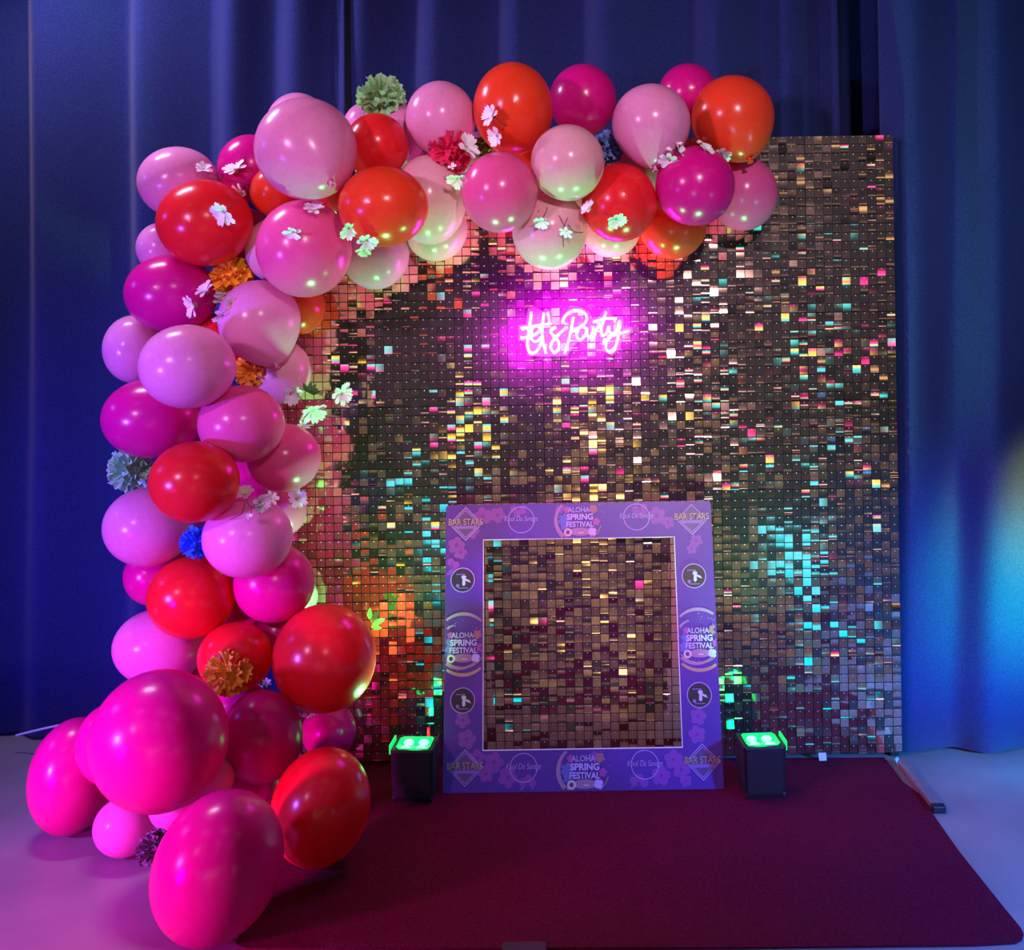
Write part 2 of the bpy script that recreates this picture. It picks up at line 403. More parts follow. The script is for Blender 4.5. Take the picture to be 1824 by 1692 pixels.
# two sequins that fell down
for (x, y, rz, lab) in ((1466, 1349, 0.3, 'loose bluish sequin lying on the carpet below the sequin wall'),
                        (1603, 1357, 1.2, 'loose whitish sequin standing at the foot of the right wall corner')):
    p = on_floor(x, y + 6, 0.006)
    bm = bmesh.new(); add_box(bm, (0, 0, 0.013), (0.026, 0.0012, 0.026), 0.0004)
    o = tag(link('loose_sequin', bm_mesh('loose_sequin', bm), mat('pale_mirror_foil', (0.75, 0.8, 0.9), 0.25, metal=0.3, noise=(40, 0.05))), lab, 'sequin')
    o.location = p; o.rotation_euler = (-0.5, 0, rz - 0.3)

# ------------------------------------------------------------------ neon sign
ND = CD - 0.035
sgn_c = unproj(1027, 593, ND)
sign = empty('neon_sign', sgn_c, 'glowing pink script neon sign reading let\'s Party on the sequin wall', 'sign')
def zs(pts): return [unproj(880 + x/6.08, 500 + y/6.08, ND) - sgn_c for x, y in pts]
strokes = {
 'letter_l': [(405, 335), (392, 430), (375, 560), (362, 690), (378, 762), (420, 785), (468, 752), (505, 690), (528, 610)],
 'letter_e': [(288, 620), (360, 612), (430, 590), (492, 535), (478, 486), (425, 500), (398, 575), (412, 640), (462, 655), (520, 600)],
 'letter_t': [(540, 345), (524, 470), (522, 590), (536, 690), (562, 790)],
 'crossbar': [(288, 512), (400, 500), (500, 478), (622, 464)],
 'apostrophe': [(578, 340), (592, 390), (600, 448)],
 'letter_s': [(672, 500), (622, 522), (620, 568), (668, 612), (700, 668), (695, 738), (655, 772), (618, 738), (616, 690), (655, 620), (718, 560), (798, 500)],
 'letter_P': [(862, 390), (836, 520), (806, 650), (766, 790)],
 'bowl': [(735, 460), (768, 385), (840, 330), (925, 322), (988, 358), (1004, 415), (976, 468), (915, 508), (845, 528)],
 'letter_a': [(992, 512), (940, 498), (896, 552), (904, 620), (945, 632), (988, 585), (1006, 515), (1008, 585), (1040, 610), (1064, 560)],
 'letter_r': [(1074, 492), (1076, 560), (1084, 618), (1094, 560), (1122, 500), (1152, 484)],
 'letter_t.001': [(1212, 335), (1188, 430), (1160, 530), (1172, 588), (1212, 576), (1246, 500)],
 'crossbar.001': [(1074, 446), (1160, 418), (1240, 408), (1330, 408)],
 'letter_y': [(1246, 490), (1250, 552), (1288, 570), (1336, 520), (1362, 430), (1350, 580), (1318, 710), (1265, 776), (1216, 742), (1218, 668), (1264, 610), (1350, 572), (1468, 544)],
 'tick': [(1204, 625), (1192, 650), (1184, 690)],
}
for nme, pts in strokes.items():
    link(nme.split('.')[0], tube_mesh(nme, spline(zs(pts), 6), 0.0043, 8), M['tube'], sign)
outl = zs([(262, 480), (340, 470), (365, 310), (430, 285), (520, 330), (560, 300), (640, 330), (660, 440), (720, 400), (800, 300), (930, 280),
           (1040, 340), (1060, 410), (1150, 380), (1190, 310), (1250, 310), (1270, 380), (1400, 390), (1410, 500), (1490, 500), (1510, 560), (1390, 610),
           (1370, 720), (1280, 815), (1190, 770), (1150, 660), (900, 670), (850, 720), (790, 815), (560, 820), (360, 815), (325, 660), (262, 650)])
bm = bmesh.new(); fr = [bm.verts.new(p + Vector((0, 0.012, 0))) for p in outl]
bk = [bm.verts.new(p + Vector((0, 0.016, 0))) for p in outl]; n = len(outl)
bm.faces.new(fr); bm.faces.new(bk[::-1])
for i in range(n): bm.faces.new((fr[i], bk[i], bk[(i+1) % n], fr[(i+1) % n]))
bmesh.ops.recalc_face_normals(bm, faces=bm.faces)
link('backboard', bm_mesh('backboard', bm), M['acrylic'], sign)
for x, y in ((330, 640), (560, 470), (870, 420), (1080, 540), (1300, 480)):
    p = unproj(880 + x/6.08, 500 + y/6.08, ND)
    light('SPOT', 'sign_halo_spot', (p.x, -0.13, p.z), (p.x, 0, p.z), (0.85, 0.0, 1.0), 27, 0.02, spot=165, blend=1.0)  # added spots facing the wall, they make the halo round the sign
    light('POINT', 'neon_tube_light', (p.x, -0.055, p.z), (p.x, 0, p.z), (1.0, 0.0, 1.0), 0.9, 0.02)

# ------------------------------------------------------------------ uplights
def uplight(x, y, px, lab, side):
    base = on_floor(px[0], px[1], 0.007)
    u = empty('uplight', base, lab, 'stage light', 'green uplights beside the selfie frame')
    u.rotation_euler = (0, 0, 0.05*side)
    w, dp, h = 0.135, 0.135, 0.165
    # tapered black body with a hollow at the top
    bm = bmesh.new()
    def ring(z, sx, sy): return [bm.verts.new((a*sx, b*sy, z)) for a, b in ((-.5, -.5), (.5, -.5), (.5, .5), (-.5, .5))]
    rs = [ring(0.0, w*0.86, dp*0.86), ring(0.018, w*0.96, dp*0.96), ring(h-0.008, w, dp), ring(h, w*0.97, dp*0.97), ring(h, w*0.84, dp*0.84), ring(h-0.035, w*0.72, dp*0.70)]
    for a, b in zip(rs, rs[1:]):
        for i in range(4): bm.faces.new((a[i], a[(i+1) % 4], b[(i+1) % 4], b[i]))
    bm.faces.new(rs[0][::-1]); bm.faces.new(rs[-1])
    bmesh.ops.recalc_face_normals(bm, faces=bm.faces)
    bmesh.ops.bevel(bm, geom=[e for e in bm.edges if abs(e.verts[0].co.z - e.verts[1].co.z) > 0.05], offset=0.010, segments=2, affect='EDGES')
    link('housing', bm_mesh('housing', bm), M['black_plastic'], u)
    # lit reflector tray, sloping sides
    bm = bmesh.new()
    t0 = [bm.verts.new((a*w*0.80, b*dp*0.80, h+0.002)) for a, b in ((-.42, -.5), (.42, -.5), (.5, -.36), (.5, .36), (.42, .5), (-.42, .5), (-.5, .36), (-.5, -.36))]
    t1 = [bm.verts.new((v.co.x*0.78, v.co.y*0.78, h-0.014)) for v in t0]
    for i in range(8): bm.faces.new((t0[i], t0[(i+1) % 8], t1[(i+1) % 8], t1[i]))
    bm.faces.new(t1)
    bmesh.ops.recalc_face_normals(bm, faces=bm.faces)
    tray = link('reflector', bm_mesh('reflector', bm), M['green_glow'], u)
    for sx in (-1, 1):
        for sy in (-1, 1):
            bm = bmesh.new(); bmesh.ops.create_uvsphere(bm, u_segments=14, v_segments=8, radius=0.017)
            for v in bm.verts: v.co.z *= 0.55
            o = link('lens', bm_mesh('lens', bm, True), M['green_lens'], u); o.location = (sx*0.024, sy*0.028 - 0.006, h - 0.006)
    # side flap, the green light on it put in as emission
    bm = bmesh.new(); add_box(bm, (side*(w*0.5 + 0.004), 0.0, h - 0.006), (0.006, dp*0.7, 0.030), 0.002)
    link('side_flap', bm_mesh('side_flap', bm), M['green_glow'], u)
    for sy in (-1, 1):
        bm = bmesh.new(); add_box(bm, (sy*0.045, -0.0, -0.0015), (0.020, 0.10, 0.004), 0.001); link('foot', bm_mesh('foot', bm), M['black_plastic'], u)
    return u, base, h
ul, bl, h = uplight(0, 0, (741, 1416), 'black uplight glowing green left of the selfie frame beside the red balloon', -1)
bm = bmesh.new(); bmesh.ops.create_cone(bm, cap_ends=True, segments=12, radius1=0.0055, radius2=0.0045, depth=0.026)
o = link('aerial_lamp', bm_mesh('aerial_lamp', bm, True), M['red_led'], ul); o.location = (0.032, 0.062, h + 0.014)
ur, br, h = uplight(0, 0, (1356, 1410), 'black uplight glowing green right of the selfie frame', 1)
for b_, tx, pw in ((bl, -0.40, 13), (br, 0.10, 13)):
    light('SPOT', 'uplight_beam', (b_.x, b_.y, b_.z + h + 0.02), (b_.x + tx, b_.y - 0.10, 2.4), (0.13, 1.0, 0.26), pw*10, 0.03, spot=98, blend=0.8)
    light('POINT', 'uplight_spill', (b_.x, b_.y, b_.z + h + 0.03), (0, 0, 0), (0.0, 1.0, 0.2), 0.35, 0.02)

# ------------------------------------------------------------------ selfie frame (leans on the wall)
fb_l, fb_r = on_floor(789, 1412, 0.007), on_floor(1290, 1406, 0.007)
FW = fb_r.x - fb_l.x; fy = (fb_l.y + fb_r.y)/2
lean_top = -0.030
FHZ = unproj(1030, 896, CD + lean_top).z - 0.007
lean = math.atan2(lean_top - fy, FHZ); FH = math.hypot(lean_top - fy, FHZ)
fbase = Vector(((fb_l.x + fb_r.x)/2, fy, 0.007))
frame = empty('selfie_frame', fbase, 'square purple printed selfie frame leaning on the sequin wall', 'frame', rot=(-lean, 0, 0))
BL, BR, BT, BB = 0.128, 0.128, 0.119, 0.128      # border widths
def loc(px, py):
    """pixel -> frame plane (u right from centre, v up)"""
    t = (1409 - py)/(1409 - 896)
    d0 = CD + fy; d1 = CD + lean_top; v = t*d0/(d1 + t*(d0 - d1) + 1e-9) if False else t
    xl = 789 + (797 - 789)*t; xr = 1290 + (1265 - 1290)*t
    # perspective-correct the height
    a = (1409 - 600)/1.0; 
    return ((px - xl)/(xr - xl) - 0.5)*FW, v*FH
# board with opening, white foam edge
xo = FW/2; xi_l = -xo + BL; xi_r = xo - BR; zb = BB; zt = FH - BT; TH = 0.008; rr = 0.008
bm = bmesh.new()
outer = [(-xo, 0), (xo, 0), (xo, FH - rr), (xo - rr, FH), (-xo + rr, FH), (-xo, FH - rr)]
inner = [(xi_l, zb), (xi_r, zb), (xi_r, zb + 0.1), (xi_r, zt), (xi_l, zt), (xi_l, zt - 0.1)]
of = [bm.verts.new((x, 0, z)) for x, z in outer]; inf = [bm.verts.new((x, 0, z)) for x, z in inner]
ob = [bm.verts.new((x, TH, z)) for x, z in outer]; inb = [bm.verts.new((x, TH, z)) for x, z in inner]
for i in range(6):
    j = (i+1) % 6
    f1 = bm.faces.new((of[i], of[j], inf[j], inf[i])); f1.material_index = 1
    bm.faces.new((ob[j], ob[i], inb[i], inb[j])); bm.faces.new((of[j], of[i], ob[i], ob[j])); bm.faces.new((inf[i], inf[j], inb[j], inb[i]))
bmesh.ops.recalc_face_normals(bm, faces=bm.faces)
me = bm_mesh('board', bm); me.materials.append(M['white_board']); me.materials.append(M['ink_purple'])
link('board', me, None, frame)
# white cut edge round the opening
EDG = 0.0022
for (x, z, sx, sz) in ((0, zb - EDG/2, xi_r - xi_l + 2*EDG, EDG*1.5), (0, zt + EDG/2, xi_r - xi_l + 2*EDG, EDG), (xi_l - EDG/2, (zb+zt)/2, EDG, zt - zb), (xi_r + EDG/2, (zb+zt)/2, EDG, zt - zb)):
    bm = bmesh.new(); add_box(bm, (x + (xi_l + xi_r)/2 if x == 0 else x, -0.0007, z), (sx, 0.0014, sz)); link('cut_edge', bm_mesh('cut_edge', bm), M['white_board'], frame)
DEP = [0.0004]
def inside(x, z):
    return -xo + 0.002 < x < xo - 0.002 and 0.002 < z < FH - 0.002 and not (xi_l - 0.003 < x < xi_r + 0.003 and zb - 0.003 < z < zt + 0.003)
def decal(name, verts2, faces, m, lift):
    faces = [f for f in faces if all(inside(*verts2[i]) for i in f)]
    if not faces: return None
    used = sorted({i for f in faces for i in f}); mp = {j: i for i, j in enumerate(used)}
    verts2 = [verts2[j] for j in used]; faces = [tuple(mp[i] for i in f) for f in faces]
    ms = mesh(name, [(x, -lift, z) for x, z in verts2], faces); o = link(name, ms, m, frame); return o
def ring2(c, r, w, n=40, a0=0, a1=2*PI, wob=None):
    vs = []; fs = []
    for i in range(n+1):
        a = a0 + (a1 - a0)*i/n; ww = w if wob is None else w*(0.3 + 0.7*math.sin(PI*i/n))
        vs.append((c[0] + r*math.cos(a), c[1] + r*math.sin(a))); vs.append((c[0] + (r+ww)*math.cos(a), c[1] + (r+ww)*math.sin(a)))
    for i in range(n): fs.append((2*i, 2*i+1, 2*i+3, 2*i+2))
    return vs, fs
def disc2(c, r, n=28, squash=1.0):
    vs = [c] + [(c[0] + r*math.cos(2*PI*i/n), c[1] + squash*r*math.sin(2*PI*i/n)) for i in range(n)]
    return vs, [(0, 1+i, 1+(i+1) % n) for i in range(n)]
def blossom2(c, r, rot=0, n=5, depth=0.34):
    vs = [c]; k = 60
    for i in range(k):
        a = 2*PI*i/k
        q = r*(1 - depth + depth*abs(math.cos(n*(a - rot)/2))**0.7)
        vs.append((c[0] + q*math.cos(a), c[1] + q*math.sin(a)))
    return vs, [(0, 1+i, 1+(i+1) % k) for i in range(k)]
def text(s, c, width, height, m, lift, name, shear=0.0, bold=0.0, rot=0.0):
    cu = bpy.data.curves.new(name, 'FONT'); cu.body = s; cu.align_x = 'CENTER'; cu.align_y = 'CENTER'; cu.size = 1.0
    cu.shear = shear; cu.offset = bold; cu.resolution_u = 3
    to = bpy.data.objects.new(name, cu); COL.objects.link(to)
    bpy.context.view_layer.update()
    dg = bpy.context.evaluated_depsgraph_get()
    ms = bpy.data.meshes.new_from_object(to.evaluated_get(dg)); ms.name = name
    bpy.data.objects.remove(to); bpy.data.curves.remove(cu)
    xs = [v.co.x for v in ms.vertices]; ys = [v.co.y for v in ms.vertices]
    sx = width/(max(xs) - min(xs)); sy = height/(max(ys) - min(ys)); mx = (max(xs) + min(xs))/2; my = (max(ys) + min(ys))/2
    for v in ms.vertices:
        x, y = (v.co.x - mx)*sx, (v.co.y - my)*sy
        v.co = (c[0] + x*math.cos(rot) - y*math.sin(rot), -lift, c[1] + x*math.sin(rot) + y*math.cos(rot))
    ms.materials.clear()
    return link(name, ms, m, frame)
PXM = FW/489.0                                     # metres per pixel on the board
random.seed(3)
blooms = [(862, 918, 17), (888, 916, 15), (925, 905, 15), (832, 930, 14), (842, 945, 15), (815, 972, 16), (822, 985, 13), (806, 1012, 16), (1140, 910, 15),
          (1170, 922, 17), (1190, 935, 12), (1240, 970, 12), (1232, 985, 10), (825, 1285, 14), (832, 1318, 17), (850, 1350, 15), (880, 1358, 18), (866, 1378, 14),
          (905, 1384, 18), (940, 1396, 16), (1138, 1398, 17), (1178, 1385, 17), (1200, 1358, 17), (1214, 1376, 16), (1222, 1394, 11), (1244, 1285, 15), (1242, 1316, 16),
          (1000, 905, 10), (1058, 1352, 10)]
for i, (x, y, r) in enumerate(blooms):
    c = loc(x, y); rot = random.uniform(0, 2)
    v, f = blossom2(c, r*PXM, rot); decal('printed_bloom', v, f, M['ink_bloom'], 0.0006 + 0.00004*i)
    v, f = disc2(c, r*PXM*0.2, 10); decal('printed_bloom_heart', v, f, M['ink_bloom_heart'], 0.0019)
def festival(x, y, s):
    c0 = loc(x, y)
    def q(dx, dy): return (c0[0] + dx*s*PXM, c0[1] - dy*s*PXM)
    v, f = disc2(q(0, 0), 36*s*PXM, 36, 0.92)
    v, f = ring2(q(-3, 2), 40*s*PXM, 8*s*PXM, 40, PI*0.62, PI*1.75, True); decal('glitter_swirl', v, f, M['ink_glitter'], 0.0020)
    v, f = ring2(q(0, 0), 44*s*PXM, 1.6*s*PXM, 40, -PI*0.8, -PI*0.1); decal('glitter_line', v, f, M['ink_gold'], 0.00205)
    for k in range(26):
        a = random.uniform(0.5*PI, 2*PI); r = random.uniform(38, 52)*s
        v, f = disc2(q(r*math.cos(a)*1.0/s, r*math.sin(a)/s), random.uniform(0.5, 1.1)*PXM, 6)
        decal('glitter_dot', v, f, M['ink_line'], 0.0021)
    v, f = blossom2(q(-30, 2), 13*s*PXM, 0.4, 6, 0.5); decal('printed_leaf', v, f, M['ink_blue'], 0.0021)
    v, f = blossom2(q(-29, 15), 10*s*PXM, 0.1, 5, 0.5); decal('printed_leaf', v, f, M['ink_blue'], 0.00214)
    v, f = blossom2(q(-24, -17), 7*s*PXM, 0.3); decal('printed_flower', v, f, M['ink_pink'], 0.0022)
    v, f = blossom2(q(28, -18), 9*s*PXM, 0.9); decal('printed_flower', v, f, M['ink_orange'], 0.0022)
    v, f = blossom2(q(33, 7), 8*s*PXM, 0.2); decal('printed_flower', v, f, M['ink_pink'], 0.0022)
    v, f = ring2(q(-23, 27), 4.0*s*PXM, 4.0*s*PXM, 20); decal('printed_ring', v, f, M['ink_cream'], 0.0022)
    v, f = blossom2(q(25, 26), 8.5*s*PXM, 0.6, 4, 0.25); decal('printed_shell', v, f, M['ink_lilac'], 0.0022)
    v, f = disc2(q(1, 26), 22*s*PXM, 24, 0.36); decal('printed_sand', v, f, M['ink_orange'] if s > 1.1 else M['ink_glitter'], 0.00215)
    v, f = disc2(q(3, 28), 6*s*PXM, 12, 0.2); decal('printed_wave', v, f, M['ink_cream'], 0.0023)
    for dx, dy, m_, l in ((1.2, 1.2, M['ink_shadow'], 0.0024), (0, 0, M['ink_lilac'], 0.0027)):
        text('ALOHA', q(-1 + dx, -17 + dy), 44*s*PXM, 11*s*PXM, m_ if dx else M['ink_line'], l, 'lettering', bold=0.03)
        text('SPRING', q(1 + dx, -3 + dy), 52*s*PXM, 12.5*s*PXM, m_, l, 'lettering', bold=0.035)
        text('FESTIVAL', q(1 + dx, 11.5 + dy), 54*s*PXM, 11.5*s*PXM, m_, l, 'lettering', bold=0.03)
festival(1033, 925, 0.93); festival(1041, 1371, 0.98); festival(826, 1152, 0.92); festival(1245, 1150, 0.92)
for yc, xc in ((1152, 826), (1150, 1245)):
    for side in (1, -1):
        c = loc(xc, yc); v, f = ring2(c, 50*PXM, 6*PXM, 30, (0.2 if side > 0 else 1.15)*PI, (0.8 if side > 0 else 1.85)*PI, True)
        decal('glitter_swirl', v, f, M['ink_gold'] if side < 0 else M['ink_glitter'], 0.0012)
def diamond(x, y):
    c = loc(x, y); w, hh = 31*PXM, 31*PXM
    def dia(k): return [(c[0], c[1] + hh*k), (c[0] + w*k, c[1]), (c[0], c[1] - hh*k), (c[0] - w*k, c[1])]
    decal('emblem_ground', dia(0.80), [(0, 1, 2, 3)], M['ink_diamond'], 0.0021)
    for k, t in ((1.0, 0.075), (0.84, 0.05)):
        a, b = dia(k), dia(k - t); decal('emblem_outline', a + b, [(i, (i+1) % 4, 4 + (i+1) % 4, 4 + i) for i in range(4)], M['ink_line'], 0.0023)
    v = [(c[0] - 21*PXM, c[1] - 9*PXM), (c[0] + 21*PXM, c[1] - 9*PXM), (c[0] + 21*PXM, c[1] - 3.5*PXM), (c[0] - 21*PXM, c[1] - 3.5*PXM)]
    decal('emblem_ribbon', v, [(0, 1, 2, 3)], M['ink_dim'], 0.0024)
    text('BAR STARS', (c[0] + 1*PXM, c[1] + 2.2*PXM), 63*PXM, 12*PXM, M['ink_shadow'], 0.0025, 'lettering', bold=0.02)
    text('BAR STARS', (c[0], c[1] + 3.4*PXM), 63*PXM, 12*PXM, M['ink_gold'], 0.0028, 'lettering', bold=0.01)
for x, y in ((832, 932), (1232, 928), (829, 1367), (1252, 1363)): diamond(x, y)
def kool(x, y):
    c = loc(x, y); v, f = ring2(c, 23*PXM, 1.5*PXM, 44); decal('emblem_ring', v, f, M['ink_line'], 0.0021)
    text('Kool Da Savage', (c[0], c[1] + 1*PXM), 62*PXM, 13*PXM, M['ink_line'], 0.0024, 'lettering', shear=0.25)
for x, y in ((930, 926), (1134, 924), (933, 1368), (1149, 1366)): kool(x, y)
def badge(x, y):
    c = loc(x, y); r = 20.5*PXM
    v, f = disc2(c, r, 36); decal('badge_ground', v, f, M['ink_dark'], 0.0021)
    v, f = ring2(c, r, 1.7*PXM, 40); decal('badge_ring', v, f, M['ink_line'], 0.0023)
    def q(dx, dy): return (c[0] + dx*PXM, c[1] - dy*PXM)
    v, f = disc2(q(2, -5), 4.4*PXM, 14, 0.8); decal('badge_figure', v, f, M['ink_figure'], 0.0023)
    decal('badge_figure', [q(0, -3), q(5, -3), q(5, 8), q(2, 11), q(-1, 8)], [(0, 1, 2, 3, 4)], M['ink_figure'], 0.0024)
    decal('badge_figure', [q(4, -3), q(12, 0), q(15, 5), q(9, 3), q(4, 0)], [(0, 1, 2, 3, 4)], M['ink_figure'], 0.0025)
    v, f = disc2(q(-9, 10), 3.2*PXM, 12); decal('badge_mark', v, f, M['ink_dim'], 0.0023)
    for (dx, dy, w) in ((-4, -11, 16), (1, 13.5, 18)):
        decal('badge_rule', [q(dx - w/2, dy), q(dx + w/2, dy), q(dx + w/2, dy + 1.6), q(dx - w/2, dy + 1.6)], [(0, 1, 2, 3)], M['ink_dim'], 0.0023)
for x, y in ((826, 1036), (1236, 1035), (825, 1251), (1246, 1248)): badge(x, y)

# ------------------------------------------------------------------ balloons
def balloon_mesh():
    nu, nv = 40, 26; prof = []
    for k in range(nv+1):
        p = PI*k/nv*0.985; c, s = math.cos(p), math.sin(p)
        if c >= 0: a, r = -c, s
        else:
            u = -c; a = u*1.08 + 0.10*u**5; r = s*(1 - 0.10*u*u) + 0.03*u**8
        prof.append((a, r))
    vs = []; fs = []
    for a, r in prof:
        for j in range(nu):
            q = 2*PI*j/nu; vs.append((r*math.cos(q), a, r*math.sin(q)))
    for k in range(nv):
        for j in range(nu): fs.append((k*nu + j, (k+1)*nu + j, (k+1)*nu + (j+1) % nu, k*nu + (j+1) % nu))
    m = mesh('balloon', vs, fs, True); m.materials.append(M['latex_red']); return m
def knot_mesh():
    prof = [(1.13, 0.070), (1.17, 0.040), (1.20, 0.055), (1.23, 0.035), (1.27, 0.060), (1.30, 0.085), (1.305, 0.05), (1.27, 0.02)]
    nu = 12; vs = []; fs = []
    for a, r in prof:
        for j in range(nu):
            q = 2*PI*j/nu; vs.append((r*math.cos(q), a, r*math.sin(q)))
    for k in range(len(prof)-1):
        for j in range(nu): fs.append((k*nu + j, (k+1)*nu + j, (k+1)*nu + (j+1) % nu, k*nu + (j+1) % nu))
    m = mesh('knot', vs, fs, True); m.materials.append(M['latex_red']); return m
BM, KM = balloon_mesh(), knot_mesh()
